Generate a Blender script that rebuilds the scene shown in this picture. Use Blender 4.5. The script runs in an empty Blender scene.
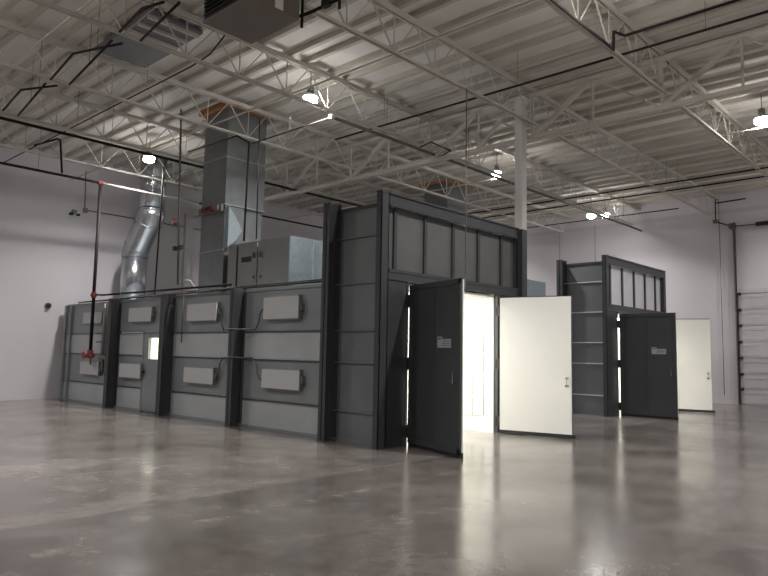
import bpy, bmesh, math, random
from mathutils import Vector, Matrix
random.seed(7)
S = bpy.context.scene
C = S.collection
PI = math.pi

# ------------------------------------------------------------------ materials
def newmat(name):
    m = bpy.data.materials.new(name); m.use_nodes = True
    nt = m.node_tree; b = nt.nodes['Principled BSDF']
    return m, nt, b
def plain(name, col, rough=.5, metal=0., var=.0, scale=3., bump=0., spec=.5, rvar=0., stretch=None):
    m, nt, b = newmat(name)
    b.inputs['Roughness'].default_value = rough; b.inputs['Metallic'].default_value = metal
    b.inputs['Specular IOR Level'].default_value = spec
    tc = nt.nodes.new('ShaderNodeTexCoord'); mp = nt.nodes.new('ShaderNodeMapping')
    if stretch: mp.inputs['Scale'].default_value = stretch
    nt.links.new(tc.outputs['Object'], mp.inputs['Vector'])
    n = nt.nodes.new('ShaderNodeTexNoise'); n.inputs['Scale'].default_value = scale; n.inputs['Detail'].default_value = 5
    nt.links.new(mp.outputs['Vector'], n.inputs['Vector'])
    r = nt.nodes.new('ShaderNodeMapRange')
    r.inputs[1].default_value = .3; r.inputs[2].default_value = .7
    r.inputs[3].default_value = 1 - var; r.inputs[4].default_value = 1 + var
    nt.links.new(n.outputs['Fac'], r.inputs[0])
    mx = nt.nodes.new('ShaderNodeVectorMath'); mx.operation = 'SCALE'
    mx.inputs[0].default_value = col; nt.links.new(r.outputs[0], mx.inputs['Scale'])
    nt.links.new(mx.outputs[0], b.inputs['Base Color'])
    if rvar:
        r2 = nt.nodes.new('ShaderNodeMapRange'); r2.inputs[1].default_value = .3; r2.inputs[2].default_value = .7
        r2.inputs[3].default_value = rough - rvar; r2.inputs[4].default_value = rough + rvar
        nt.links.new(n.outputs['Fac'], r2.inputs[0]); nt.links.new(r2.outputs[0], b.inputs['Roughness'])
    if bump:
        bp = nt.nodes.new('ShaderNodeBump'); bp.inputs['Strength'].default_value = bump; bp.inputs['Distance'].default_value = .01
        nt.links.new(n.outputs['Fac'], bp.inputs['Height']); nt.links.new(bp.outputs[0], b.inputs['Normal'])
    return m
def emit(name, col, strength):
    m, nt, b = newmat(name)
    b.inputs['Base Color'].default_value = (*col, 1)
    b.inputs['Emission Color'].default_value = (*col, 1); b.inputs['Emission Strength'].default_value = strength
    return m

M = {}
M['wall'] = plain('painted_wall', (.57, .545, .57), .7, var=.03, scale=.4)
M['wall_trim'] = plain('wall_trim_paint', (.50, .48, .48), .6)
M['deck'] = plain('roof_deck_white', (.72, .70, .66), .7, var=.06, scale=.8, stretch=(1, .12, 1))
M['rib'] = plain('roof_rib_grey', (.50, .47, .42), .7, var=.08, scale=1.2)
M['steel_white'] = plain('joist_white_paint', (.52, .49, .44), .5, var=.06, scale=2.)
M['column'] = plain('column_white_paint', (.66, .65, .63), .5, var=.02)
M['dark'] = plain('charcoal_steel_paint', (.046, .050, .054), .45, var=.08, scale=2.)
M['door_dark'] = plain('charcoal_door_skin', (.042, .045, .047), .5, var=.08, scale=2.)
M['galv'] = plain('galvanised_panel', (.24, .262, .266), .45, metal=.4, var=.10, scale=1.6, rvar=.05)
M['galv_pale'] = plain('galvanised_panel_smooth', (.40, .425, .43), .42, metal=.3, var=.08, scale=1.3, rvar=.05)
M['galv_vest'] = plain('galvanised_vestibule_panel', (.175, .19, .195), .45, metal=.4, var=.10, scale=1.4, rvar=.05)
M['duct'] = plain('duct_galvanised', (.22, .235, .24), .34, metal=.6, var=.08, scale=5., rvar=.04)
M['duct_bright'] = plain('duct_spangled_zinc', (.36, .42, .45), .33, metal=.6, var=.12, scale=14., rvar=.04)
M['spiral'] = plain('round_duct_zinc', (.50, .52, .55), .22, metal=.95, var=.1, scale=3., rvar=.05)
M['cabinet'] = plain('air_unit_steel', (.24, .25, .25), .5, metal=.4, var=.06, scale=2.)
M['fixture'] = plain('light_housing_paint', (.42, .43, .43), .5, var=.02)
M['white_skin'] = plain('white_door_skin', (.70, .70, .665), .45, var=.01)
M['interior'] = plain('booth_white_lining', (.85, .85, .82), .5, var=.01)
M['filter'] = plain('filter_media', (.70, .71, .63), .9, var=.1, scale=20.)
M['black_pipe'] = plain('black_pipe_paint', (.015, .012, .012), .65, var=.1, spec=.2)
M['brown_pipe'] = plain('dark_brown_pipe', (.030, .022, .020), .65, var=.1, spec=.2)
M['grey_pipe'] = plain('grey_conduit', (.20, .20, .19), .4, metal=.4, var=.05)
M['dim_pipe'] = plain('olive_grey_pipe', (.10, .098, .085), .5, var=.05)
M['track_brown'] = plain('track_brown_steel', (.14, .115, .11), .5)
M['pan'] = plain('hatch_pan_grey', (.17, .175, .18), .5, metal=.2, var=.05)
M['transom'] = plain('transom_sheet', (.135, .14, .135), .45, metal=.3, var=.08)
M['conduit_pale'] = plain('pale_wall_conduit', (.28, .26, .27), .5)
M['white_pipe'] = plain('white_pipe_paint', (.5, .48, .46), .5, var=.03)
M['red'] = plain('red_valve_paint', (.20, .03, .025), .6, var=.05)
M['wood'] = plain('curb_plywood', (.45, .21, .075), .7, var=.25, scale=6.)
M['heater'] = plain('heater_taupe', (.17, .145, .125), .5, var=.05)
M['black'] = plain('matte_black', (.012, .012, .013), .6)
M['label'] = plain('grey_label', (.33, .33, .35), .5)
M['label_ink'] = plain('label_ink', (.12, .12, .13), .6)
M['chrome'] = plain('chrome_hardware', (.55, .55, .54), .25, metal=.9)
M['door_panel'] = plain('overhead_door_paint', (.46, .46, .465), .5, var=.03)
M['lens'] = emit('lamp_lens', (1., .97, .94), 110.)
M['tube'] = emit('booth_light_lens', (1., .985, .91), 21.)
def glassmat():
    m, nt, b = newmat('window_glass')
    out = nt.nodes['Material Output']
    t = nt.nodes.new('ShaderNodeBsdfTransparent'); t.inputs[0].default_value = (.9, .93, .88, 1)
    g = nt.nodes.new('ShaderNodeBsdfGlossy'); g.inputs['Roughness'].default_value = .05
    mx = nt.nodes.new('ShaderNodeMixShader'); mx.inputs[0].default_value = .08
    nt.links.new(t.outputs[0], mx.inputs[1]); nt.links.new(g.outputs[0], mx.inputs[2]); nt.links.new(mx.outputs[0], out.inputs[0])
    return m
M['glass'] = glassmat()

def floormat():
    m, nt, b = newmat('polished_concrete')
    L = nt.links.new; N = nt.nodes.new
    tc = N('ShaderNodeTexCoord')
    def noise(sc, det=6, rough=.6, stretch=None, dist=0):
        n = N('ShaderNodeTexNoise'); n.inputs['Scale'].default_value = sc; n.inputs['Detail'].default_value = det
        n.inputs['Roughness'].default_value = rough; n.inputs['Distortion'].default_value = dist
        if stretch:
            mp = N('ShaderNodeMapping'); mp.inputs['Scale'].default_value = stretch
            L(tc.outputs['Object'], mp.inputs['Vector']); L(mp.outputs[0], n.inputs['Vector'])
        else: L(tc.outputs['Object'], n.inputs['Vector'])
        return n.outputs['Fac']
    def ramp(src, stops):
        r = N('ShaderNodeValToRGB'); e = r.color_ramp.elements
        e[0].position, e[0].color = stops[0][0], (*stops[0][1], 1); e[1].position, e[1].color = stops[-1][0], (*stops[-1][1], 1)
        for p, c in stops[1:-1]:
            x = e.new(p); x.color = (*c, 1)
        L(src, r.inputs[0]); return r.outputs[0]
    def mix(f, a, c, mode='MIX'):
        x = N('ShaderNodeMix'); x.data_type = 'RGBA'; x.blend_type = mode
        if isinstance(f, float): x.inputs[0].default_value = f
        else: L(f, x.inputs[0])
        L(a, x.inputs[6])
        if isinstance(c, tuple): x.inputs[7].default_value = (*c, 1)
        else: L(c, x.inputs[7])
        return x.outputs[2]
    base = ramp(noise(.35, 8, .62, dist=.4), [(.34, (.116, .103, .093)), (.5, (.158, .142, .131)), (.66, (.215, .196, .183))])
    fine = ramp(noise(3.2, 8, .7), [(.35, (.86, .86, .86)), (.65, (1.08, 1.08, 1.08))])
    col = mix(1., base, fine, 'MULTIPLY')
    med = ramp(noise(1.1, 9, .72, (.8, 1.2, 1), .8), [(.36, (.74, .73, .73)), (.5, (1., .99, .97)), (.64, (1.16, 1.15, 1.13))])
    col = mix(1., col, med, 'MULTIPLY')
    # slab pour this side of the joint is darker and less worn
    sx = N('ShaderNodeSeparateXYZ'); L(tc.outputs['Object'], sx.inputs[0])
    def step(src, a, b_):
        r = N('ShaderNodeMapRange'); r.inputs[1].default_value = a; r.inputs[2].default_value = b_; L(src, r.inputs[0]); return r.outputs[0]
    def math_(op, a, b_=0.):
        x = N('ShaderNodeMath'); x.operation = op
        for i, v in enumerate((a, b_)):
            if isinstance(v, (int, float)): x.inputs[i].default_value = v
            else: L(v, x.inputs[i])
        return x.outputs[0]
    # joints every 6.4 m along Y at 6.47 and along X
    def joint(src, off, per, w):
        a = math_('SUBTRACT', src, off); a = math_('DIVIDE', a, per); a = math_('FRACT', math_('ADD', a, 100.5)); a = math_('ABSOLUTE', math_('SUBTRACT', a, .5))
        return math_('LESS_THAN', a, w / per)
    j = math_('MAXIMUM', joint(sx.outputs[1], 6.47, 6.4, .006), joint(sx.outputs[0], 12.6, 6.85, .006))
    slab = step(sx.outputs[1], 6.44, 6.5)
    tone = math_('MULTIPLY_ADD', slab, .16); 
    tn = N('ShaderNodeMath'); tn.operation = 'MULTIPLY_ADD'; L(slab, tn.inputs[0]); tn.inputs[1].default_value = .36; tn.inputs[2].default_value = .74
    sc = N('ShaderNodeVectorMath'); sc.operation = 'SCALE'; L(col, sc.inputs[0]); L(tn.outputs[0], sc.inputs['Scale'])
    col = sc.outputs[0]
    # pale scuffs along the pour line
    band = math_('MULTIPLY', math_('SUBTRACT', 1., math_('MINIMUM', math_('MULTIPLY', math_('ABSOLUTE', math_('SUBTRACT', sx.outputs[1], 5.55)), 9.), 1.)), step(noise(2.6, 4, .6, (1, .5, 1)), .52, .66))
    scuff = math_('MULTIPLY', step(noise(1.3, 7, .7, (.6, 1.6, 1)), .68, .80), .30)
    col = mix(math_('MINIMUM', math_('ADD', math_('MULTIPLY', band, .5), scuff), 1.), col, (.40, .355, .30))
    col = mix(j, col, (.10, .085, .075))
    L(col, b.inputs['Base Color'])
    rr = N('ShaderNodeMapRange'); rr.inputs[1].default_value = .3; rr.inputs[2].default_value = .7; rr.inputs[3].default_value = .14; rr.inputs[4].default_value = .27
    L(noise(.8, 6, .65), rr.inputs[0]); L(rr.outputs[0], b.inputs['Roughness'])
    b.inputs['Specular IOR Level'].default_value = .6
    bp = N('ShaderNodeBump'); bp.inputs['Strength'].default_value = .05; bp.inputs['Distance'].default_value = .01
    L(noise(2.5, 5, .6), bp.inputs['Height']); L(bp.outputs[0], b.inputs['Normal'])
    return m
M['floor'] = floormat()

# ------------------------------------------------------------------ mesh builder
class MB:
    def __init__(s): s.v = []; s.f = []
    def box(s, x0, x1, y0, y1, z0, z1):
        n = len(s.v)
        s.v += [(x, y, z) for z in (z0, z1) for x, y in ((x0, y0), (x1, y0), (x1, y1), (x0, y1))]
        s.f += [tuple(n + i for i in q) for q in ((3, 2, 1, 0), (4, 5, 6, 7), (0, 1, 5, 4), (1, 2, 6, 5), (2, 3, 7, 6), (3, 0, 4, 7))]
        return s
    def bar(s, a, b, w, h=None, up=(0, 0, 1)):
        h = h or w; a = Vector(a); b = Vector(b); d = (b - a).normalized(); u = Vector(up)
        if abs(d.dot(u)) > .98: u = Vector((1, 0, 0))
        x = d.cross(u).normalized(); z = x.cross(d).normalized(); n = len(s.v)
        for p in (a, b):
            for i, j in ((-1, -1), (1, -1), (1, 1), (-1, 1)): s.v.append(tuple(p + x * i * w / 2 + z * j * h / 2))
        s.f += [tuple(n + i for i in q) for q in ((0, 1, 2, 3), (7, 6, 5, 4), (4, 5, 1, 0), (5, 6, 2, 1), (6, 7, 3, 2), (7, 4, 0, 3))]
        return s
    def tube(s, pts, r, seg=10, caps=True):
        pts = [Vector(p) for p in pts]; n0 = len(s.v); k = len(pts)
        rs = r if isinstance(r, (list, tuple)) else [r] * k
        ref = None
        for i, p in enumerate(pts):
            if i == 0: d = (pts[1] - p).normalized()
            elif i == k - 1: d = (p - pts[i - 1]).normalized()
            else: d = ((pts[i + 1] - p).normalized() + (p - pts[i - 1]).normalized()).normalized()
            if ref is None:
                ref = Vector((0, 0, 1)) if abs(d.z) < .9 else Vector((1, 0, 0))
            x = d.cross(ref).normalized(); z = x.cross(d).normalized(); ref = z
            cosb = 1.
            if 0 < i < k - 1: cosb = max(.5, d.dot((p - pts[i - 1]).normalized()))
            bis = None
            if 0 < i < k - 1:
                bis = ((pts[i + 1] - p).normalized() - (p - pts[i - 1]).normalized())
                bis = bis.normalized() if bis.length > 1e-6 else None
            for j in range(seg):
                a = 2 * PI * j / seg; q = x * math.cos(a) * rs[i] + z * math.sin(a) * rs[i]
                if bis is not None: q = q + bis * q.dot(bis) * (1 / cosb - 1)
                s.v.append(tuple(p + q))
        for i in range(k - 1):
            for j in range(seg):
                a = n0 + i * seg + j; b = n0 + i * seg + (j + 1) % seg
                s.f.append((a, b, b + seg, a + seg))
        if caps:
            s.f.append(tuple(n0 + j for j in reversed(range(seg)))); s.f.append(tuple(n0 + (k - 1) * seg + j for j in range(seg)))
        return s
    def prism(s, poly, axis, a, b):
        # poly: list of 2D points; axis: 'x','y','z'; extruded a..b
        n = len(s.v); k = len(poly)
        for t in (a, b):
            for p, q in poly:
                s.v.append({'x': (t, p, q), 'y': (p, t, q), 'z': (p, q, t)}[axis])
        s.f.append(tuple(n + i for i in range(k))); s.f.append(tuple(n + k + i for i in reversed(range(k))))
        for i in range(k): s.f.append((n + i, n + (i + 1) % k, n + k + (i + 1) % k, n + k + i))
        return s
    def build(s, name, mat, parent=None, origin=None, smooth=False, bevel=0):
        me = bpy.data.meshes.new(name)
        off = Vector(origin) if origin is not None else (root_of(parent) if parent else Vector((0, 0, 0)))
        me.from_pydata([tuple(Vector(v) - off) for v in s.v], [], s.f); me.validate(); me.update()
        bm = bmesh.new(); bm.from_mesh(me); bmesh.ops.recalc_face_normals(bm, faces=bm.faces)
        bm.to_mesh(me); bm.free()
        me.materials.append(mat)
        if smooth:
            for p in me.polygons: p.use_smooth = len(p.vertices) == 4
        o = bpy.data.objects.new(name, me); C.objects.link(o)
        if parent: 
            o.parent = parent
            if origin is not None: o.location = off - root_of(parent)
        elif origin is not None: o.location = off
        if bevel:
            b = o.modifiers.new('bevel', 'BEVEL'); b.width = bevel; b.segments = 2; b.limit_method = 'ANGLE'
        return o
def root_of(o):
    v = Vector((0, 0, 0))
    while o is not None: v = v + Vector(o.location); o = o.parent
    return v
def tag(o, label, cat, group=None):
    o['label'] = label; o['category'] = cat
    if group: o['group'] = group
    return o
def thing(name, label, cat, loc, group=None):
    o = bpy.data.objects.new(name, None); o.empty_display_size = .2; C.objects.link(o); o.location = loc
    return tag(o, label, cat, group)
def struct(o): o['kind'] = 'structure'; return o
def copy_tree(o, loc=None, parent=None, matmap=None):
    c = o.copy(); C.objects.link(c)
    if parent: c.parent = parent
    if loc is not None: c.location = loc
    for ch in list(o.children): copy_tree(ch, None, c)
    return c
def B(*a): return MB().box(*a)
def T(pts, r, seg=10): return MB().tube(pts, r, seg)

# ------------------------------------------------------------------ camera
f, pitch, roll, yaw = 665.676, .09698271, .01869451, .82327186
fw = Vector((math.sin(yaw) * math.cos(pitch), math.cos(yaw) * math.cos(pitch), math.sin(pitch)))
rt = Vector((math.cos(yaw), -math.sin(yaw), 0)); up = rt.cross(fw)
r2 = rt * math.cos(roll) + up * math.sin(roll); u2 = -rt * math.sin(roll) + up * math.cos(roll)
cam = bpy.data.cameras.new('camera'); co = bpy.data.objects.new('camera', cam); C.objects.link(co)
mat = Matrix((r2, u2, -fw)).transposed().to_4x4(); mat.translation = (0, 0, 1.6)
co.matrix_world = mat
cam.sensor_width = 36; cam.lens = f / 768 * 36; cam.clip_end = 200
S.camera = co

# ------------------------------------------------------------------ room shell
X0, X1, Y0, Y1 = -8., 26.3, -8., 21.6
ZD = 7.72
struct(B(X0 - .3, X1 + .3, Y0 - .3, Y1 + .3, -.2, 0).build('floor', M['floor']))
wb = MB(); wb.box(X0, X1 + .3, Y1, Y1 + .3, 0, 8)
struct(wb.build('wall_back', M['wall']))
struct(B(X1, X1 + .3, Y0, Y1, 0, 8).build('wall_right', M['wall']))
struct(B(X0 - .3, X0, Y0, Y1 + .3, 0, 8).build('wall_left', M['wall']))
struct(B(X0 - .3, X1 + .3, Y0 - .3, Y0, 0, 8).build('wall_front', M['wall']))
struct(B(X0 - .3, X1 + .3, Y0 - .3, Y1 + .3, ZD, ZD + .15).build('ceiling', M['deck']))
rb = MB(); k = 0
x = X0 + .3
while x < X1 - .6:
    rb.box(x - .045, x + .045, Y0, Y1, ZD - .11, ZD); rb.box(x + .39, x + .48, Y0, Y1, ZD - .11, ZD); x += 1.142
struct(rb.build('trim_1', M['rib']))                       # purlin ribs under the deck
struct(B(12.55, 12.85, Y1 - .12, Y1, 0, 6.5).build('trim_2', M['wall_trim']))   # pilaster on the back wall
struct(B(X1 - .03, X1, Y0, Y1, 6.95, 7.1).build('trim_3', M['wall_trim']))      # ledger on the right wall
# ------------------------------------------------------------------ overhead door (right wall)
DY0, DY1 = 3.2, 6.88
door = bpy.data.objects.new('door_1', None); C.objects.link(door); door.location = (X1 - .06, (DY0 + DY1) / 2, 0); door['kind'] = 'structure'
zs = [0, .55, 1.08, 1.65, 2.22, 2.8, 3.37, 3.95]
for i in range(7):
    p = MB(); p.box(X1 - .07, X1 - .02, DY0, DY1, zs[i] + .006, zs[i + 1] - .006)
    p.box(X1 - .078, X1 - .07, DY0 + .04, DY1 - .04, zs[i] + .06, zs[i] + .16).box(X1 - .078, X1 - .07, DY0 + .04, DY1 - .04, zs[i + 1] - .16, zs[i + 1] - .06)
    p.build('door_section', M['door_panel'], door)
for i in range(1, 8):
    for yy in (DY1 - .06, 5.78, 4.4):
        B(X1 - .11, X1 - .07, yy - .03, yy + .03, zs[i] - .045, zs[i] + .045).build('hinge', M['black'], door)
    T([(X1 - .1, DY1 - .05, zs[i]), (X1 - .1, DY1 + .06, zs[i])], .03).build('roller', M['black'], door)
def track(x0, x1):
    return MB().box(X1 - .16, X1 - .02, x0, x0 + .02, 0, 6.3).box(X1 - .16, X1 - .13, x0, x1, 0, 6.3)
track(DY1 + .03, DY1 + .09).build('track', M['track_brown'], door)
B(X1 - .1, X1, DY1 + .1, DY1 + .22, 0, 4.1).build('door_jamb', M['wall_trim'], door)
B(X1 - .06, X1, DY0, DY1 + .2, 3.97, 4.12).build('door_head', M['wall_trim'], door)
T([(X1 - .25, 3.0, 6.4), (X1 - .25, 7.0, 6.4)], .018).build('torsion_shaft', M['brown_pipe'], door)
T([(X1 - .25, 4.4, 6.4), (X1 - .25, 6.18, 6.4)], .075, 14).build('torsion_spring', M['black'], door, smooth=True)
T([(X1 - .25, 6.86, 6.4), (X1 - .25, 6.93, 6.4)], .14, 14).build('cable_drum', M['track_brown'], door)
B(X1 - .4, X1, 6.95, 7.05, 6.32, 6.50).build('shaft_bracket', M['track_brown'], door)

# ------------------------------------------------------------------ girder and joists
gir = thing('roof_girder', 'deep white painted roof truss passing over the white column', 'roof truss', (12.88, 7.5, 6.4))
GX, GT, GB = 12.88, 7.45, 6.46
MB().bar((GX, -4, GT), (GX, 21.5, GT), .12, .08).build('top_chord', M['steel_white'], gir)
g = MB(); g.bar((GX, -4, GB), (GX, 21.5, GB), .12, .09); g.build('bottom_chord', M['steel_white'], gir)
JY = [1.75, 4.62, 7.48, 10.42, 13.32, 16.2, 18.85]
for a, b in zip(JY[:-1], JY[1:]):
    m_ = (a + b) / 2
    MB().bar((GX, m_, GT), (GX, b, GB), .085, .085).build('diagonal', M['steel_white'], gir)
    MB().bar((GX, m_, GT), (GX, a, GB), .035, .035).build('diagonal', M['steel_white'], gir)
    MB().bar((GX, b, GB), (GX, b, GT), .05, .05).build('vertical', M['steel_white'], gir)
    MB().bar((GX, m_, GB), (GX, m_, GT), .045, .045).build('vertical', M['steel_white'], gir)
MB().bar((GX, 7.9, GT), (GX, 8.95, GB), .07, .07).build('diagonal', M['steel_white'], gir)

JT, JB = 7.52, 6.79
names = {1.75: 'nearest the camera', 4.62: 'first row from the front', 7.48: 'lined up with the white column', 10.42: 'next one behind the column row',
         13.32: 'fourth row back, over the round hatch line', 16.2: 'fifth row back, carrying the long black main', 18.85: 'last row before the back wall'}
jl = {(4.62, 0): 'bar joist crossing the top of the picture beside the lamp at the top edge',
      (7.48, 0): 'long bar joist running down from the taupe heater to the head of the white column',
      (10.42, 0): 'long bar joist passing over the lamp between heater and tall duct',
      (13.32, 0): 'bar joist passing just in front of the top of the tall square duct',
      (16.2, 0): 'bar joist with the long black pipe main hung just beneath it at left',
      (18.85, 0): 'furthest bar joist at left, above the white pipe near the back wall',
      (4.62, 1): 'bar joist right of the column running out beside the lamp at the right edge',
      (7.48, 1): 'bar joist right of the column ending at the wall near the overhead door springs',
      (10.42, 1): 'bar joist right of the column carrying the twin bright lamp over the small enclosure',
      (13.32, 1): 'bar joist right of the column, second from the back in the right half',
      (16.2, 1): 'bar joist far right bay seen low over the large enclosure front',
      (18.85, 1): 'most distant bar joist in the right bay near the back wall'}
def joist(y, bay):
    a, b = ((-1.1, 12.6), (12.6, 26.3))[bay]
    root = thing('roof_joist', jl[(y, bay)], 'roof joist', ((a + b) / 2, y, JB), 'bar joists under the roof deck')
    t = MB(); t.bar((a, y - .04, JT), (b, y - .04, JT), .045, .05).bar((a, y + .04, JT), (b, y + .04, JT), .045, .05); t.build('top_chord', M['steel_white'], root)
    t = MB(); t.bar((a + .9, y - .035, JB), (b - .75 if bay else b + .45, y - .035, JB), .04, .045).bar((a + .9 if not bay else a + .9, y + .035, JB), (b - .75 if bay else b + .45, y + .035, JB), .04, .045)
    t.build('bottom_chord', M['steel_white'], root)
    B(a, b, y - .06, y + .06, JT + .03, JT + .07).build('nailer', M['rib'], root)
    n = 12; st = 1.142; x0 = a + .57 - (.0 if bay else 0)
    nodes = [a + .17 + st * i for i in range(n)]
    w = MB()
    for xn in nodes:
        w.bar((xn, y, JB), (xn - st / 2, y, JT), .022, .022).bar((xn, y, JB), (xn + st / 2, y, JT), .018, .018)
    w.build('web', M['steel_white'], root)
    for xn in nodes:
        MB().bar((xn, y, JB), (xn, y, JT), .018, .018).build('vertical', M['steel_white'], root)
for y in JY[1:]:
    for bay in (0, 1): joist(y, bay)
# bridging angles
for xx, y0, y1, lab in ((8.33, 2.5, 21.4, 'thin bridging bar crossing the joists above the heater end of the left bay'), (4.0, 8, 21.4, 'thin bridging bar crossing the joists at the far left'),
                        (16.5, 2.5, 21.4, 'thin bridging bar crossing joists beside the lamps right of the column'), (21.5, 2.5, 21.4, 'thin bridging bar crossing the joists near the right wall')):
    tag(MB().bar((xx, y0, JB + .045), (xx, y1, JB + .045), .028, .028).build('bridging_bar', M['steel_white']), lab, 'bridging bar', 'bridging bars across the joists')

# ------------------------------------------------------------------ column
col = thing('column', 'square white steel column with dark grey lower half beside the large enclosure', 'column', (12.72, 7.72, 0))
B(12.63, 12.82, 7.60, 7.79, 4.36, 7.36).build('upper_shaft', M['column'], col)
B(12.625, 12.825, 7.595, 7.795, 0, 4.36).build('painted_lower_shaft', M['dark'], col)
B(12.56, 12.88, 7.56, 7.84, 7.33, 7.37).build('cap_plate', M['column'], col)
B(12.55, 12.90, 7.5, 7.86, 0, .025).build('base_plate', M['dark'], col)

# ------------------------------------------------------------------ booths
FX, PX = 8.19, 8.49                # post outer flange, panel plane
YF = 7.68                          # front plane
YE = 21.3                          # rear end
XR = 12.75
HL, HV = 2.87, 4.23
def make_booth(label):
    b = thing('spray_enclosure', label, 'spray booth', (8.19, 7.68, 0), 'galvanised spray enclosures')
    def P(mb, name, mat, **k): return mb.build(name, M[mat], b, **k)
    # side wall panels, bands between stiffening seams; the man door and its window are openings
    bays = [(9.16, 12.0, 'a'), (12.0, 14.93, 'b'), (14.93, 17.72, 'c'), (17.72, 20.85, 'd'), (20.85, YE, 'e')]
    seams = [0.0, .59, 1.42, 2.0, HL]
    mats = ['galv_pale', 'galv', 'galv_pale', 'galv']
    for (y0, y1, t) in bays:
        for i in range(4):
            z0, z1 = seams[i], seams[i + 1]
            m = mats[i]
            if t == 'c':
                if i < 3:
                    P(B(PX, PX + .05, 16.32, y1 - .003, z0 + .004, z1 - .004), 'side_panel', m)
                else:
                    P(B(PX, PX + .05, y0 + .003, y1 - .003, 2.05, z1), 'side_panel', m)
            else:
                P(B(PX, PX + .05, y0 + .003, y1 - .003, z0 + .004, z1 - .004), 'side_panel', m)
        for z in seams[1:4]:
            e1 = y1; e0 = 16.32 if (t == 'c' and z < 2.) else y0
            P(B(PX - .035, PX, e0, e1, z - .022, z - .004), 'seam_rib', 'dark')
        P(B(PX - .03, PX, y0, y1, HL - .03, HL + .02), 'top_rail', 'galv')
        P(B(PX - .03, PX, y0 if t != 'c' else 16.32, y1, 0, .05), 'bottom_rail', 'galv')
    # front vestibule side panels (taller)
    vs = [0., .55, 1.42, 2.0, 2.85, 3.70, HV]
    for i in range(6):
        P(B(PX, PX + .05, 7.80, 9.1, vs[i] + .004, vs[i + 1] - .004), 'side_panel', 'galv_vest')
        if i: P(B(PX - .035, PX, 7.80, 9.06, vs[i] - .022, vs[i] + .002), 'seam_rib', 'dark' if 0 else 'galv_vest')
    P(B(PX - .03, PX + .04, 7.80, 9.1, HV - .02, HV + .03), 'top_rail', 'dark')
    P(B(PX - .03, PX, 7.80, 9.1, 0, .05), 'bottom_rail', 'galv_vest')
    # right side of the enclosure, roof, rear
    P(B(XR - .3, XR - .25, 7.80, 9.1, 0, HV), 'far_side_panel', 'galv_vest')
    P(B(XR - .3, XR - .25, 9.16, YE, 0, HL), 'far_side_panel', 'galv')
    P(B(PX, XR - .25, 9.16, YE, HL - .02, HL + .03), 'roof_panel', 'galv')
    P(B(PX, XR - .25, YE - .05, YE, 0, HL), 'rear_panel', 'galv')
    P(B(PX, XR - .25, 9.1, 9.16, HL, HV), 'vestibule_rear_panel', 'galv_vest')
    # posts: I-sections standing out from the wall
    def post(y, h, name='post', d0=FX, d1=PX):
        m = MB(); m.box(d0, d0 + .02, y - .09, y + .09, 0, h).box(d1 - .02, d1, y - .09, y + .09, 0, h).box(d0, d1, y - .012, y + .012, 0, h)
        m.box(d0 - .01, d1, y - .11, y + .11, 0, .015)
        return P(m, name, 'dark')
    for y in (12.0, 14.93, 17.75): post(y, HL + .06)
    post(9.08, 4.36)
    P(B(PX - .07, PX, 20.82, 20.90, 0, HL + .03), 'end_post', 'galv')
    P(B(PX - .07, PX + .05, YE - .1, YE, 0, HL), 'end_post', 'galv')
    # front corner posts and header
    for sx in (0, 1):
        xa, xb = (FX, FX + .20) if not sx else (XR - .20, XR)
        m = MB(); m.box(xa, xa + .02, YF, YF + .12, 0, 4.38).box(xb - .02, xb, YF, YF + .12, 0, 4.38).box(xa, xb, YF, YF + .02, 0, 4.38)
        m.box(xa, xb, YF - .005, YF + .125, 4.36, 4.39)
        P(m, 'corner_post', 'dark')
    m = MB(); m.box(8.39, XR - .2, YF, YF + .02, 4.15, 4.37).box(8.39, XR - .2, YF - .03, YF + .14, 4.35, 4.38).box(8.39, XR - .2, YF - .03, YF + .02, 4.14, 4.165)
    P(m, 'header_beam', 'dark')
    m = MB(); m.box(8.39, XR - .2, YF - .01, YF + .12, 2.99, 3.05).box(8.39, XR - .2, YF, YF + .03, 2.86, 3.0)
    P(m, 'lintel', 'dark')
    # transom panels and mullions
    ml = [8.39, 8.63, 9.47, 10.33, 11.19, 12.04, XR - .2]
    for i in range(6):
        P(B(ml[i] + (.038 if i else 0), ml[i + 1] - (.038 if i < 5 else 0), YF + .10, YF + .13, 3.05, 4.16), 'transom_panel', 'transom')
        if i: P(B(ml[i] - .038, ml[i] + .038, YF + .06, YF + .13, 3.05, 4.15), 'mullion', 'dark')
    # fixed front panels beside the opening
    P(B(8.39, 8.93, YF + .02, YF + .08, 0, 2.87), 'fixed_front_panel', 'door_dark')
    P(B(11.83, XR - .2, YF + .02, YF + .08, 0, 2.87), 'fixed_front_panel', 'door_dark')
    for xa in (8.90, 11.80): P(B(xa, xa + .05, YF + .01, YF + .10, 0, 2.87), 'door_jamb', 'door_dark')
    # white lining
    xi0, xi1 = 8.56, 11.78
    def lin(mb, n='lining_wall'): return P(mb, n, 'interior')
    lin(B(xi1, xi1 + .04, YF + .10, 20.9, 0, 2.86))
    m = MB(); m.box(xi0 - .02, xi0 + .01, 9.2, 15.50, 0, 2.84).box(xi0 - .02, xi0 + .01, 16.03, 20.9, 0, 2.84)
    m.box(xi0 - .02, xi0 + .01, 15.50, 16.03, 0, 1.30).box(xi0 - .02, xi0 + .01, 15.50, 16.03, 1.9, 2.84).box(xi0, xi0 + .01, YF + .1, 9.2, 0, 2.84)
    lin(m)
    lin(B(xi0, xi1, 20.86, 20.9, 0, 2.84))
    lin(B(xi0, xi1, YF + .1, 20.9, 2.80, 2.84), 'lining_ceiling')
    # filter frames on the far lining wall
    for ci in range(2):
        for ri in range(5):
            y0 = 8.02 + ci * .27; z0 = .33 + ri * .44
            fr = P(B(xi1 - .02, xi1 - .002, y0, y0 + .24, z0, z0 + .40), 'exhaust_filter', 'filter')
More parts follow.
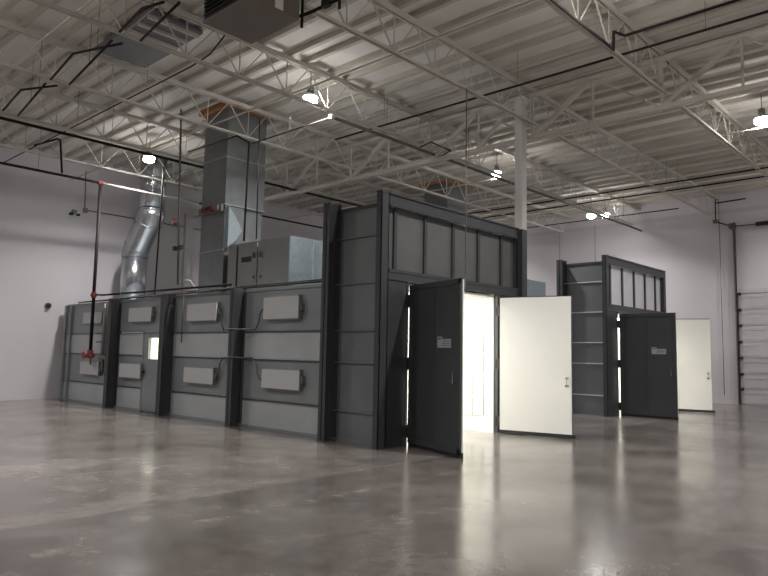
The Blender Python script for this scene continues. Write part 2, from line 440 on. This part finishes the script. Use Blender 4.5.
    # interior ceiling lights
    for yy in (8.6, 10.6, 13., 15.7, 18.4):
        fx = P(B(9.0, 9.9, yy, yy + 1.2, 2.74, 2.80), 'interior_light', 'tube')
        fx = P(B(10.5, 11.4, yy, yy + 1.2, 2.74, 2.80), 'interior_light', 'tube')
    # wall light fixtures with junction box and curved conduit
    fxs = [(10.17, 11.30, 2.25, 2.70), (10.08, 11.28, .84, 1.22), (13.05, 14.30, 2.27, 2.66), (13.08, 14.31, .82, 1.17),
           (16.04, 17.24, 2.30, 2.66), (16.45, 17.6, .82, 1.18), (18.9, 20.1, .82, 1.18), (18.9, 20.1, 2.30, 2.62)]
    for n, (y0, y1, z0, z1) in enumerate(fxs):
        y0, y1, z0, z1 = y0 * .986, y1 * .986, 1.6 + (z0 - 1.6) * .986, 1.6 + (z1 - 1.6) * .986
        h = P(B(PX - .10, PX, y0 + .02, y1 - .02, z0 - .02, z1 + .02), 'light_fixture', 'galv')
        B(PX - .12, PX - .10, y0, y1, z0, z1).build('fixture_cover', M['fixture'], h)
        B(PX - .09, PX, y0 - .05, y0, (z0 + z1) / 2 - .07, (z0 + z1) / 2 + .07).build('junction_box', M['grey_pipe'], h)
    def cond(pts, r=.022): return P(T(pts, r, 8), 'conduit', 'dim_pipe', smooth=True)
    def arc(y0, z0, y1, z1, sgn):   # S bend on the wall from a fixture to a seam
        x = PX - .08; ym = (y0 + y1) / 2
        return [(x, y0, z0), (x, y0 + (y1 - y0) * .25, z0 - (z0 - z1) * .05), (x, ym, z0 - (z0 - z1) * .25), (x, ym + (y1 - y0) * .1, z0 - (z0 - z1) * .7), (x, y1, z1)]
    cond(arc(11.17, 2.46, 11.45, 2.03, 1), .017); cond(arc(11.15, 1.0, 11.5, 1.44, 1), .017); cond(arc(12.84, 2.44, 12.6, 2.03, 1), .017); cond(arc(12.87, 1.0, 12.6, 1.42, 1), .017)
    cond([(PX - .06, 11.45, 2.03), (FX - .03, 11.9, 2.04), (FX - .03, 12.1, 2.04), (PX - .06, 12.6, 2.03)], .014)
    cond([(PX - .06, 11.5, 1.44), (FX - .03, 11.9, 1.45), (FX - .03, 12.1, 1.45), (PX - .06, 12.6, 1.42)], .014)
    cond([(PX - .04, 15.35, 2.86), (PX - .04, 15.35, 2.05), (PX - .04, 15.2, 2.03)], .015)
    cond([(PX - .08, 14.35, 2.85), (PX - .08, 14.35, 1.75)], .016)
    cond([(PX - .06, 18.55, 2.85), (PX - .06, 18.55, .9)], .035); cond([(PX - .06, 18.35, 2.85), (PX - .06, 18.35, 1.3)], .025)
    # man door with window
    d = P(MB().box(PX - .02, PX + .03, 15.42, 15.50, .02, 2.02).box(PX - .02, PX + .03, 16.03, 16.27, .02, 2.02)
          .box(PX - .02, PX + .03, 15.50, 16.03, .02, 1.32).box(PX - .02, PX + .03, 15.50, 16.03, 1.88, 2.02), 'personnel_door', 'galv', origin=(PX, 15.42, 0))
    W = MB(); W.box(PX - .03, PX + .04, 15.48, 15.51, 1.30, 1.90).box(PX - .03, PX + .04, 16.02, 16.05, 1.30, 1.90).box(PX - .03, PX + .04, 15.51, 16.02, 1.30, 1.33).box(PX - .03, PX + .04, 15.51, 16.02, 1.87, 1.90)
    W.build('window_frame', M['galv'], d)
    B(PX, PX + .008, 15.51, 16.02, 1.33, 1.87).build('window_pane', M['glass'], d)
    T([(PX - .09, 16.18, 1.0), (PX - .02, 16.18, 1.0)], .035, 12).build('door_knob', M['black'], d)
    P(MB().box(PX - .03, PX + .05, 16.27, 16.33, 0, 2.06).box(PX - .03, PX + .05, 15.36, 15.42, 0, 2.06).box(PX - .03, PX + .05, 15.36, 16.33, 2.02, 2.08), 'personnel_door_frame', 'galv')
    P(B(PX, PX + .05, 14.93, 15.36, 0, 2.05), 'side_panel', 'galv')
    # roof-edge pipes
    P(T([(PX + .05, 9.2, 2.95), (PX + .05, 20.6, 2.95)], .022, 8), 'conduit', 'brown_pipe', smooth=True); P(T([(PX + .16, 9.2, 3.0), (PX + .16, 17.4, 3.0)], .018, 8), 'conduit', 'brown_pipe', smooth=True)
    cond([(PX - .1, 12.2, 2.96), (PX - .1, 13.5, 2.93), (PX - .1, 17.6, 2.94)], .018)
    # swinging front leaves (dark outside, white inside), hinged at their own origin
    def leaf(hx, sgn, ang):
        # local: leaf extends from hinge along +X*sgn when closed; outside face is -Y
        L_ = 1.54 if sgn > 0 else 1.50; hinge = Vector((hx, YF - .02, 0))
        a, c = (0.03, L_) if sgn > 0 else (-L_, -.03)
        m = MB(); m.box(a, c, -.03, .03, .06, 2.79)
        e = .05
        o = MB(); o.box(a, c, -.03, .0, .06, 2.79)
        # raised outer frame and centre seam
        o.box(a, c, -.045, -.03, .06, .14).box(a, c, -.045, -.03, 2.71, 2.79).box(a, a + .07, -.045, -.03, .06, 2.79).box(c - .07, c, -.045, -.03, .06, 2.79)
        o.box((a + c) / 2 - .03, (a + c) / 2 + .03, -.04, -.03, .1, 2.75)
        ob = bpy.data.objects.new('front_door', None)
        me = bpy.data.meshes.new('front_door'); me.from_pydata(o.v, [], o.f); me.materials.append(M['door_dark'])
        ob = bpy.data.objects.new('front_door', me); C.objects.link(ob); ob.parent = b; ob.location = hinge - Vector(b.location)
        ob.rotation_euler = (0, 0, ang)
        def sub(mb, n, mat):
            me = bpy.data.meshes.new(n); me.from_pydata(mb.v, [], mb.f); me.materials.append(M[mat]); q = bpy.data.objects.new(n, me); C.objects.link(q); q.parent = ob; return q
        sub(B(a + .004, c - .004, .001, .03, .08, 2.78), 'inner_skin', 'white_skin')
        sub(B(a, c, -.03, .033, .001, .085) if sgn > 0 else B(a - .07, c, -.012, .034, .012, .085), 'bottom_seal', 'black')
        sub(B(a, c, -.02, .02, 2.79, 2.80), 'top_cap', 'dark')
        hz = c - .12 if sgn > 0 else a + .09
        # outside pull and inside latch
        sub(MB().tube([(hz, -.035, 1.15), (hz, -.10, 1.15), (hz, -.10, 1.36), (hz, -.035, 1.36)], .011, 8), 'pull_handle', 'chrome')
        sub(MB().box(hz - .04, hz + .04, .03, .045, 1.00, 1.04).box(hz - .03, hz + .03, .03, .045, 1.15, 1.19).tube([(hz, .035, 1.03), (hz, .065, 1.05), (hz, .065, 1.15), (hz, .035, 1.17)], .009, 8), 'latch', 'chrome')
        for z in (.25, 1.42, 2.52):
            sub(MB().tube([(0, -.01, z - .11), (0, -.01, z + .11)], .03, 8).box(-.05, .07, -.03, 0, z - .10, z + .10), 'hinge', 'black')
        if sgn > 0:
            lp = sub(MB().box(.90, 1.28, -.034, -.03, 1.70, 1.84).box(.90, 1.03, -.034, -.03, 1.84, 1.88), 'door_label', 'label')
            s2 = MB()
            for q in range(3): s2.box(1.04, 1.26, -.036, -.034, 1.73 + q * .035, 1.742 + q * .035)
            s2.box(.92, 1.01, -.036, -.034, 1.83, 1.86)
            me = bpy.data.meshes.new('label_print'); me.from_pydata(s2.v, [], s2.f); me.materials.append(M['label_ink']); q = bpy.data.objects.new('label_print', me); C.objects.link(q); q.parent = ob
        return ob
    l1 = leaf(8.965, 1, math.atan2(-1.50, -.47)); l2 = leaf(11.80, -1, math.atan2(-1.47, .34) + PI)
    return b, l1, l2
b1, dl1, dr1 = make_booth('large dark framed spray enclosure with long panelled side, nearest the camera')
b2 = copy_tree(b1, Vector(b1.location) + Vector((9.17, .15, 0)))
b2.scale = (.968, 1, 1)
M['galv_glare'] = plain('galvanised_painted_glare', (.70, .70, .73), .4, metal=.1, var=.05)  # reflected glare and rib highlights painted in as a pale base colour
b2['label'] = 'second spray enclosure further right, seen behind the open white door'
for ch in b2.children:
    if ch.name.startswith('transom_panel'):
        ch.material_slots[0].link = 'OBJECT'; ch.material_slots[0].material = M['galv_glare']
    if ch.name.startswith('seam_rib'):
        ch.material_slots[0].link = 'OBJECT'; ch.material_slots[0].material = M['galv_glare']
    if ch.name.startswith('front_door'):
        if ch.location.x < 2: ch.rotation_euler.z = math.atan2(-1.5, .0)
        else: ch.rotation_euler.z = math.atan2(-1.5, .45) + PI

# ------------------------------------------------------------------ air units, ducts
def air_unit(ox, oy, label):
    u = thing('air_handling_unit', label, 'air handler', (9. + ox, 11.1 + oy, 2.95), 'air units on the enclosure roofs')
    def P(mb, name, mat, **k):
        o = mb.build(name, M[mat], None, origin=(9., 11.1, 2.95)); o.location = (0, 0, 0); o.parent = u; return o
    x0, x1, y0, y1, z0, z1 = 9., 11.2, 11.13, 13.42, 3.0, 4.08
    P(B(x0 + .01, x1, y0 + .005, y1, z0, z1), 'cabinet', 'cabinet')
    for a, b_ in ((y0 + .0, 12.22), (12.26, 13.0), (13.06, y1)):
        d = P(B(x0 - .012, x0 + .01, a + .01, b_ - .01, z0 + .03, z1 - .03), 'access_door', 'cabinet')
    for yy, z in ((12.1, 3.75), (12.36, 3.75), (12.1, 3.25), (12.36, 3.25)):
        P(MB().box(x0 - .05, x0 - .012, yy - .03, yy + .03, z - .06, z + .06) if z > 3.5 else B(x0 - .03, x0 - .012, yy - .02, yy + .02, z - .03, z + .03), 'door_latch', 'black')
    P(B(x0 - .02, x0 - .012, 12.48, 12.86, 3.62, 3.74), 'vent_grille', 'black')
    P(B(x0 - .02, x0 - .01, 13.02, 13.06, z0 + .05, z1 - .05), 'cabinet_gap', 'black')
    P(MB().box(x0, x1, y0 - .01, y0 + .005, z0, z1), 'end_panel', 'duct_bright')
    P(B(x0 + .66, x0 + .70, y0 - .03, y0 - .01, z0, z1), 'end_seam', 'duct_bright')
    P(MB().box(x0 - .03, x1 + .03, y0 - .03, y0 + .05, z0 - .08, z0).box(x0 - .03, x0 + .06, y0, y1, z0 - .08, z0), 'base_rail', 'galv')
    return u
air_unit(0, 0, 'long galvanised air handler cabinet on the roof of the large enclosure')
air_unit(9.03, .15, 'galvanised air handler on the second enclosure, just right of the dark column')
def tall_duct(ox, oy, label, hood=True):
    u = thing('rectangular_duct', label, 'duct', (9. + ox, 13.65 + oy, 2.9), 'rectangular roof ducts')
    def P(mb, name, mat):
        o = mb.build(name, M[mat], None, origin=(9., 13.65, 2.9)); o.location = (0, 0, 0); o.parent = u; return o
    P(B(9.0, 10.15, 13.65, 14.68, 5.12, 7.7), 'upper_section', 'duct')
    P(B(9.0, 9.55, 13.65, 14.68, 4.0, 5.12), 'damper_section', 'duct')
    P(B(9.0, 10.1, 13.62, 14.68, 2.92, 4.0), 'lower_box', 'duct')
    P(B(9.4, 10.15, 13.72, 14.68, 4.0, 5.12), 'rear_section', 'duct')
    for z in (4.0, 5.12, 6.3): P(MB().box(8.97, 10.18, 13.62, 14.71, z - .015, z + .015), 'flange', 'duct_bright')
    # half-cone transition on the side
    m = MB(); n = 8
    pts = [(9.12, 13.64, 4.05)] 
    m.prism([(9.02, 4.05), (9.02, 5.05), (9.30, 4.72), (9.42, 4.5), (9.25, 4.25)], 'y', 13.50, 13.64)
    P(m, 'turning_hood', 'duct_bright')
    return u
td = tall_duct(0, 0, 'tall square galvanised duct rising through the roof behind the air handler')
act = thing('damper_actuator', 'red and grey damper actuator strapped across the tall square duct', 'actuator', (8.93, 14.15, 5.1))
B(8.90, 8.965, 13.66, 14.66, 4.94, 5.10).build('bracket', M['grey_pipe'], act)
B(8.84, 8.92, 14.0, 14.45, 4.96, 5.10).build('motor', M['red'], act); B(8.84, 8.92, 13.75, 13.92, 4.97, 5.09).build('switch', M['grey_pipe'], act)
B(8.82, 8.84, 14.1, 14.25, 4.99, 5.07).build('knob', M['black'], act)
tall_duct(9.03, .15, 'top of the second square duct seen over the large enclosure header')
def curb(ox, oy, label):
    u = thing('roof_curb', label, 'roof curb', (9.6 + ox, 14.2 + oy, 7.4), 'plywood curbs around the roof ducts')
    for a in ((8.88, 10.28, 13.52, 13.63), (8.88, 10.28, 14.70, 14.81), (8.88, 8.98, 13.63, 14.70), (10.18, 10.28, 13.63, 14.70)):
        B(a[0] + ox, a[1] + ox, a[2] + oy, a[3] + oy, 7.54, 7.70).build('curb_board', M['wood'], u)
curb(0, 0, 'orange plywood curb where the tall square duct meets the roof deck')
curb(9.03, .15, 'orange plywood curb at the roof right of the hanging conduit, above the header')

rd = thing('round_duct', 'shiny round metal exhaust duct with a double elbow beside the square duct', 'duct', (10.1, 20.2, 2.9))
RX, RL, RU, RR = 10.1, 20.3, 19.35, .39
T([(RX, RL, 2.95), (RX, RL, 4.6)], RR, 32).build('lower_section', M['spiral'], rd, smooth=True)
T([(RX, RL, 4.5), (RX, RL, 4.62), (RX, RL - .12, 4.82), (RX, RU + .16, 5.58), (RX, RU, 5.80), (RX, RU, 5.92)], RR + .02, 32).build('elbow', M['spiral'], rd, smooth=True)
T([(RX, RU, 5.85), (RX, RU, 7.7)], RR, 32).build('upper_section', M['spiral'], rd, smooth=True)
for p, q in (((RX, RL, 4.52), (RX, RL, 4.57)), ((RX, RU, 5.88), (RX, RU, 5.92)), ((RX, RU, 6.9), (RX, RU, 6.93)), ((RX, RL, 3.0), (RX, RL, 3.08)), ((RX, RL - .14, 4.84), (RX, RL - .165, 4.87)), ((RX, RU + .185, 5.54), (RX, RU + .165, 5.57))):
    T([p, q], RR + .03, 32).build('seam_band', M['spiral'], rd, smooth=True)

# ------------------------------------------------------------------ hanging heater
hx0, hx1, hy0, hy1, hz0, hz1 = 4.94, 5.80, 7.12, 8.26, 6.3, 7.05
h = thing('unit_heater', 'taupe box heater hung from the joists at the top of the picture', 'heater', ((hx0 + hx1) / 2, (hy0 + hy1) / 2, hz0))
B(hx0, hx1, hy0, hy1, hz0, hz1).build('casing', M['heater'], h, bevel=.01)
for i in range(11): MB().bar((hx0 - .02, hy0 + .08, hz0 + .08 + i * .06), (hx0 - .02, hy1 - .08, hz0 + .08 + i * .06), .05, .012).build('louver', M['black'], h)
B(hx0 - .004, hx0, hy0 + .05, hy1 - .05, hz0 + .04, hz1 - .04).build('louver_back', M['black'], h)
B(hx0 + .42, hx0 + .56, hy0 - .006, hy0, hz0 + .02, hz0 + .25).build('rating_label', M['white_skin'], h)
for xx in (hx0 + .1, hx1 - .1):
    for yy in (hy0 + .1, hy1 - .1): T([(xx, yy, hz1), (xx, yy, 7.6)], .008, 6).build('hanger_rod', M['grey_pipe'], h)
gp = thing('gas_pipe', 'black gas pipe with valve feeding the hung heater', 'pipe', (5.9, 7.0, 6.4))
T([(5.82, 7.15, 6.38), (5.9, 7.0, 6.42), (6.02, 6.3, 6.5), (6.05, 5.2, 6.55)], .025).build('pipe_run', M['black_pipe'], gp)
T([(5.83, 7.1, 6.2), (5.83, 7.1, 6.7)], .022).build('drip_leg', M['black_pipe'], gp)
B(5.90, 5.98, 6.65, 6.78, 6.42, 6.52).build('valve', M['black'], gp); T([(5.95, 6.45, 6.3), (5.95, 6.45, 6.5)], .02).build('valve_handle', M['black'], gp)

# roof hatch with galvanised pans
rh = thing('roof_hatch', 'dark galvanised pan and frame set in the deck at upper left', 'roof hatch', (5.85, 11.9, 7.4))
B(5.32, 6.38, 11.75, 12.85, 7.42, 7.5).build('pan', M['pan'], rh); B(5.32, 6.38, 10.65, 11.7, 7.46, 7.54).build('pan', M['pan'], rh)
for yy in (10.72, 11.1, 11.5): B(5.35, 6.35, yy, yy + .06, 7.40, 7.46).build('cross_bar', M['steel_white'], rh)

# ------------------------------------------------------------------ pipes
def pipe(name, label, pts, r, mat, cat='pipe', group=None, seg=10):
    o = T(pts, r, seg).build(name, M[mat], None, origin=pts[0], smooth=True)
    return tag(o, label, cat, group)
pipe('sprinkler_main', 'long black pipe main hung under a joist across the upper left', [(-2, 15.98, 6.6), (20, 15.9, 6.6)], .036, 'black_pipe')
sb = thing('sprinkler_branch', 'black pipe line near the back wall with red fitting and white painted stretch', 'pipe', (8.18, 18.75, 6.3))
T([(-2, 18.75, 6.3), (8.18, 18.75, 6.3)], .036).build('pipe_run', M['black_pipe'], sb); T([(8.18, 18.75, 6.3), (11.4, 18.8, 6.3)], .035).build('painted_pipe_run', M['white_pipe'], sb, smooth=True)
T([(11.4, 18.8, 6.3), (26, 18.8, 6.3)], .03).build('pipe_run', M['black_pipe'], sb)
T([(8.11, 18.75, 6.3), (8.25, 18.75, 6.3)], .06).build('coupling', M['red'], sb)
rs = thing('sprinkler_riser', 'black drop pipe with red fittings hanging in front of the enclosure far bay', 'pipe', (8.18, 18.75, 1.4))
T([(8.18, 18.75, 6.24), (8.18, 18.75, 1.45)], .046).build('drop_pipe', M['black_pipe'], rs, smooth=True)
T([(8.18, 18.75, 2.99), (8.18, 18.75, 3.15)], .07).build('tee_fitting', M['red'], rs); T([(8.18, 18.87, 3.07), (8.18, 18.66, 3.07)], .05).build('tee_outlet', M['red'], rs)
T([(8.18, 18.62, 3.07), (8.22, 18.2, 3.05), (8.22, 12.1, 3.0)], .026).build('side_branch', M['black_pipe'], rs, smooth=True)
v = T([(8.18, 18.75, 1.30), (8.18, 18.75, 1.52)], .08).build('valve_body', M['red'], rs)
T([(8.0, 18.78, 1.38), (8.04, 18.78, 1.38)], .10, 14).build('handwheel', M['red'], v); T([(8.18, 18.95, 1.36), (8.18, 18.55, 1.36)], .05).build('side_outlet', M['red'], v)
T([(8.18, 18.7, 1.36), (8.18, 18.7, 1.12)], .022).build('drain_nipple', M['red'], rs)
sk = thing('standpipe_valve', 'grey valve and pipe against the far bay beside the red valve', 'valve', (8.4, 18.3, 1.2))
T([(8.36, 18.35, .95), (8.36, 18.35, 2.7)], .03).build('standpipe', M['dim_pipe'], sk); T([(8.34, 18.45, 1.32), (8.34, 18.0, 1.32)], .07).build('valve_body', M['dim_pipe'], sk)
T([(8.36, 18.35, 2.0), (8.36, 18.8, 2.0)], .02).build('bracket', M['dim_pipe'], sk); T([(8.36, 18.35, 1.75), (8.36, 18.8, 1.75)], .02).build('bracket', M['dim_pipe'], sk)
pipe('hook_pipe', 'short bent black pipe rising from the left end of the black line', [(6.34, 18.75, 6.95), (6.91, 18.75, 7.28), (7.0, 18.75, 7.26), (7.1, 18.75, 6.36)], .028, 'black_pipe')
# branch pipes threading the joists at upper left
za = 6.72
segs = [[(4.80, 8.7), (5.02, 10.31)], [(4.70, 10.68), (5.01, 13.15)], [(4.68, 13.47), (4.99, 15.89)]]
segb = [[(4.64, 8.86), (4.52, 9.29), (4.64, 10.27)], [(4.86, 10.65), (4.48, 11.69), (4.67, 13.18)], [(4.87, 13.4), (4.48, 14.2), (4.65, 15.77)]]
lb = ['between the hung heater and the roof hatch', 'crossing just left of the roof hatch', 'lowest of three at the far left above the black main']
for i in range(3):
    g = thing('branch_pipe', 'dark bent pipe loop ' + lb[i], 'pipe', (segs[i][0][0], segs[i][0][1], za), 'bent pipe loops at upper left')
    T([(p[0], p[1], za) for p in segs[i]], .021).build('straight_run', M['brown_pipe'], g, smooth=True)
    T([(p[0], p[1], za) for p in segb[i]], .021).build('bent_run', M['brown_pipe'], g, smooth=True)
pipe('gas_line', 'thin dark pipe slanting over the lit deck left of the first lamp', [(6.3, 21, 6.88), (6.32, 10.9, 6.88), (6.34, 10.3, 6.95), (6.5, 10.1, 7.3)], .014, 'brown_pipe')
xm = thing('sprinkler_main', 'dark pipe main starting at a white fitting and passing the lamp left of the column', 'pipe', (9.34, 10.27, 6.62))
T([(9.34, 13.1, 6.6), (9.34, 10.27, 6.6)], .016).build('feed_line', M['brown_pipe'], xm); T([(9.3, 10.27, 6.6), (26, 10.24, 6.6)], .038).build('pipe_run', M['dim_pipe'], xm, smooth=True)
T([(9.28, 10.27, 6.6), (9.38, 10.27, 6.6)], .06).build('end_fitting', M['white_pipe'], xm)
T([(13.05, 10.2, 6.6), (13.05, 9.9, 6.68), (12.2, 9.85, 6.68), (12.2, 10.2, 6.62)], .016).build('offset_loop', M['black_pipe'], xm)
pipe('branch_pipe', 'long dark pipe just left of the column head, running up to the top right', [(11.05, 12, 6.9), (11.05, -2, 6.9)], .022, 'black_pipe')
lp = thing('sprinkler_main', 'dark main along the joist at top right that turns up into a loop', 'pipe', (10.2, 4.42, 6.62))
T([(2, 4.42, 6.62), (10.2, 4.42, 6.62), (10.22, 4.42, 6.93), (10.5, 4.35, 6.95), (10.5, -2, 6.95)], .024).build('pipe_run', M['black_pipe'], lp, smooth=True)
pipe('branch_pipe', 'upper of two long dark pipes crossing above the small enclosure', [(19.9, 15.5, 6.78), (19.9, 2, 6.78)], .024, 'black_pipe')
pipe('branch_pipe', 'lower of two long dark pipes crossing above the small enclosure', [(20.85, 15.5, 6.78), (20.85, 2, 6.78)], .024, 'brown_pipe')
pipe('branch_pipe', 'furthest dark pipe crossing behind the twin lamp over the small enclosure', [(23.9, 16, 6.85), (23.9, 8.1, 6.85)], .02, 'black_pipe')
pipe('drop_pipe', 'grey vertical pipe with clamps between round and square ducts', [(8.1, 14.34, 7.4), (8.1, 14.10, 3.1)], .024, 'dim_pipe')
gd = thing('pressure_gauge', 'small red gauge on the grey pipe between the ducts', 'gauge', (8.05, 14.3, 4.6))
T([(8.0, 14.3, 4.6), (8.06, 14.3, 4.6)], .09, 16).build('dial', M['red'], gd); T([(7.99, 14.3, 4.6), (8.0, 14.3, 4.6)], .065, 16).build('face', M['fixture'], gd)
pc = thing('pipe_clamp', 'pair of black clamps halfway down the grey pipe between the ducts', 'clamp', (8.1, 14.14, 3.95))
for dy in (-.13, .13): B(8.04, 8.12, 14.14 + dy - .04, 14.14 + dy + .04, 3.92, 4.02).build('clamp_jaw', M['black'], pc)
pipe('drop_pipe', 'dark vertical pipe right behind the round duct', [(9.0, 16.7, 6.6), (9.0, 16.85, 3.0)], .022, 'brown_pipe')
pipe('gas_line', 'black pipe bending down in front of the tall square duct to the air handler', [(8.9, 15.3, 6.71), (8.9, 13.12, 6.68), (8.9, 12.62, 6.41), (8.9, 12.67, 4.1)], .022, 'black_pipe')
pipe('gas_line', 'straight thin black pipe dropping at the right edge of the square duct', [(8.9, 12.24, 6.9), (8.9, 12.2, 4.1)], .015, 'black_pipe')
pipe('flexible_conduit', 'pale flexible conduit arching over the enclosure roof edge', [(8.5, 14.6, 3.0), (8.45, 14.4, 3.25), (8.42, 14.1, 3.22), (8.42, 13.8, 2.98)], .018, 'white_pipe')
pipe('hanging_conduit', 'thin pale conduit hanging straight down in front of the enclosure header', [(10.22, 7.38, 6.75), (10.22, 7.38, 2.86)], .013, 'grey_pipe', 'conduit', seg=8)
# right wall pipes
pipe('wall_pipe', 'thin dark pipe running down the right wall left of the overhead door', [(26.22, 7.44, 7.6), (26.22, 7.44, .3)], .013, 'track_brown')
rw = thing('wall_pipe', 'pipe assembly on the right wall beside the overhead door track head', 'pipe', (26.1, 7.3, 6.6))
T([(26.1, 7.52, 7.5), (26.1, 7.52, 6.66), (26.1, 7.0, 6.42)], .022).build('pipe_run', M['brown_pipe'], rw, smooth=True)
T([(26.1, 7.49, 7.35), (26.1, 6.5, 7.38)], .025).build('top_arm', M['brown_pipe'], rw); B(26.0, 26.2, 7.44, 7.6, 6.60, 6.72).build('box', M['track_brown'], rw)
# back/right wall small things
cw = thing('wall_conduit', 'thin conduit line along the back wall left of the round duct', 'conduit', (8.9, 21.55, 6.))
T([(8.91, 21.57, 7.3), (8.95, 21.57, 6.02), (16, 21.57, 6.0)], .018, 6).build('conduit_run', M['dim_pipe'], cw); B(8.9, 9.02, 21.5, 21.58, 5.93, 6.08).build('junction_box', M['grey_pipe'], cw)
hn = thing('wall_horn', 'small dark horn on the back wall left of the conduit', 'alarm', (8.6, 21.5, 5.85))
B(8.55, 8.68, 21.48, 21.6, 5.86, 5.96).build('body', M['grey_pipe'], hn); T([(8.5, 21.55, 5.82), (8.5, 21.4, 5.80)], .05, 10).build('bell', M['black'], hn); T([(8.72, 21.55, 5.82), (8.72, 21.42, 5.80)], .04, 10).build('bell', M['black'], hn)
rc = thing('wall_sensor', 'small round black sensor on the back wall just left of the enclosure', 'sensor', (8.02, 21.5, 2.86))
T([(8.02, 21.6, 2.86), (8.02, 21.55, 2.86)], .09, 16).build('back_plate', M['grey_pipe'], rc); T([(8.02, 21.55, 2.86), (8.02, 21.47, 2.86)], .065, 16).build('sensor_head', M['black'], rc)
for yy, lab in ((13.93, 'thin grey conduit on the right wall just right of the column'), (12.3, 'thin grey conduit on the right wall above the small enclosure post')):
    pipe('wall_conduit', lab, [(26.24, yy, 7.1), (26.24, yy, 3)], .014, 'conduit_pale', 'conduit', seg=6)

# threaded hanger rods from the deck to the overhead pipes
for o in [o for o in list(C.objects) if o.parent is None and o.name.split('.')[0] in ('branch_pipe', 'sprinkler_main', 'gas_pipe', 'sprinkler_branch', 'gas_line')]:
    meshes = [o] if o.type == 'MESH' else [c for c in o.children]
    done = 0
    for m in meshes:
        base = root_of(m); vs = [base + v.co for v in m.data.vertices]
        lo = Vector((min(v.x for v in vs), min(v.y for v in vs), min(v.z for v in vs))); hi = Vector((max(v.x for v in vs), max(v.y for v in vs), max(v.z for v in vs)))
        if hi.z < 6.3 or max(hi.x - lo.x, hi.y - lo.y) < 1.2 or hi.z - lo.z > .6: continue
        # ring centres of the first and last pipe ring, interpolated
        n = 10; p = sum(vs[:n], Vector()) / n; q = sum(vs[n:2 * n], Vector()) / n
        k = max(1, int((q - p).length / 3.2))
        for i in range(k):
            c = p.lerp(q, (i + .5) / k)
            if not (X0 < c.x < X1 and Y0 < c.y < Y1): continue
            T([c, (c.x, c.y, ZD)], .006, 6).build('hanger_rod', M['grey_pipe'], o); done += 1
# ------------------------------------------------------------------ lamps
def highbay(x, y, label, z=6.95, power=230):
    t = thing('high_bay_lamp', label, 'lamp', (x, y, z), 'high bay lamps')
    T([(x, y, z + .28), (x, y, 7.6)], .012, 6).build('hanger_rod', M['grey_pipe'], t)
    T([(x, y, z + .17), (x, y, z + .30)], .075, 16).build('ballast_housing', M['grey_pipe'], t, smooth=True)
    MB().tube([(x, y, z + .17), (x, y, z + .08)], [.08, .15], 24).build('reflector', M['fixture'], t, smooth=True)
    ln = MB().tube([(x, y, z + .08), (x, y, z - .02), (x, y, z - .06)], [.15, .15, .09], 24).build('lens', M['lens'], t, smooth=True)
    ld = bpy.data.lights.new('lamp_light', 'AREA'); ld.shape = 'DISK'; ld.size = .28; ld.energy = power; ld.color = (1., .965, .955)
    ld.spread = math.radians(145)
    lo = bpy.data.objects.new('lamp_light', ld); C.objects.link(lo); lo.location = (0, 0, -.075); lo.parent = t
    return t
lamps = [(9.01, 17.59, 'bright lamp above the round duct'), (9.02, 10.62, 'lamp hung between the heater and the tall square duct'),
         (9.02, 3.7, 'lamp at the very top edge right of centre'), (16.53, 10.81, 'lamp just left of the white column'),
         (23.5, 10.60, 'distant lamp above the small enclosure'), (16.47, 3.71, 'lamp at the right edge of the picture'),
         (24.2, 3.7, 'lamp beyond the right edge of the picture'), (24.2, 17.6, 'lamp hidden behind the large enclosure header'),
         (1.5, 17.6, 'lamp beyond the left edge near the back wall'), (1.5, 10.6, 'lamp beyond the left edge of the picture'), (1.5, 3.7, 'lamp above and ahead of the camera'),
         (9.02, -3.2, 'unseen fill lamp behind the camera at right'), (1.5, -3.2, 'unseen fill lamp behind the camera'), (16.5, -3.2, 'unseen fill lamp behind the camera at far right')]  # last row: unseen, carries the lamp grid behind the camera, added for fill
for x, y, l in lamps:
    if x == 23.5: highbay(x, y, l, 6.83, 75)
    else: highbay(x, y, l, power=150 if x > 24 else 230)
highbay(23.3, 11.05, 'second small lamp close beside the distant lamp above the small enclosure', 6.83, 75)

# ------------------------------------------------------------------ world, colour
w = bpy.data.worlds.new('world'); S.world = w; w.use_nodes = True
w.node_tree.nodes['Background'].inputs[0].default_value = (.5, .5, .5, 1); w.node_tree.nodes['Background'].inputs[1].default_value = .05
S.view_settings.view_transform = 'Standard'; S.view_settings.look = 'None'; S.view_settings.gamma = 1; S.view_settings.use_curve_mapping = False
S.view_settings.exposure = 0.
S.cycles.use_denoising = True
S.cycles.max_bounces = 8; S.cycles.diffuse_bounces = 5; S.cycles.glossy_bounces = 4; S.cycles.sample_clamp_indirect = 6
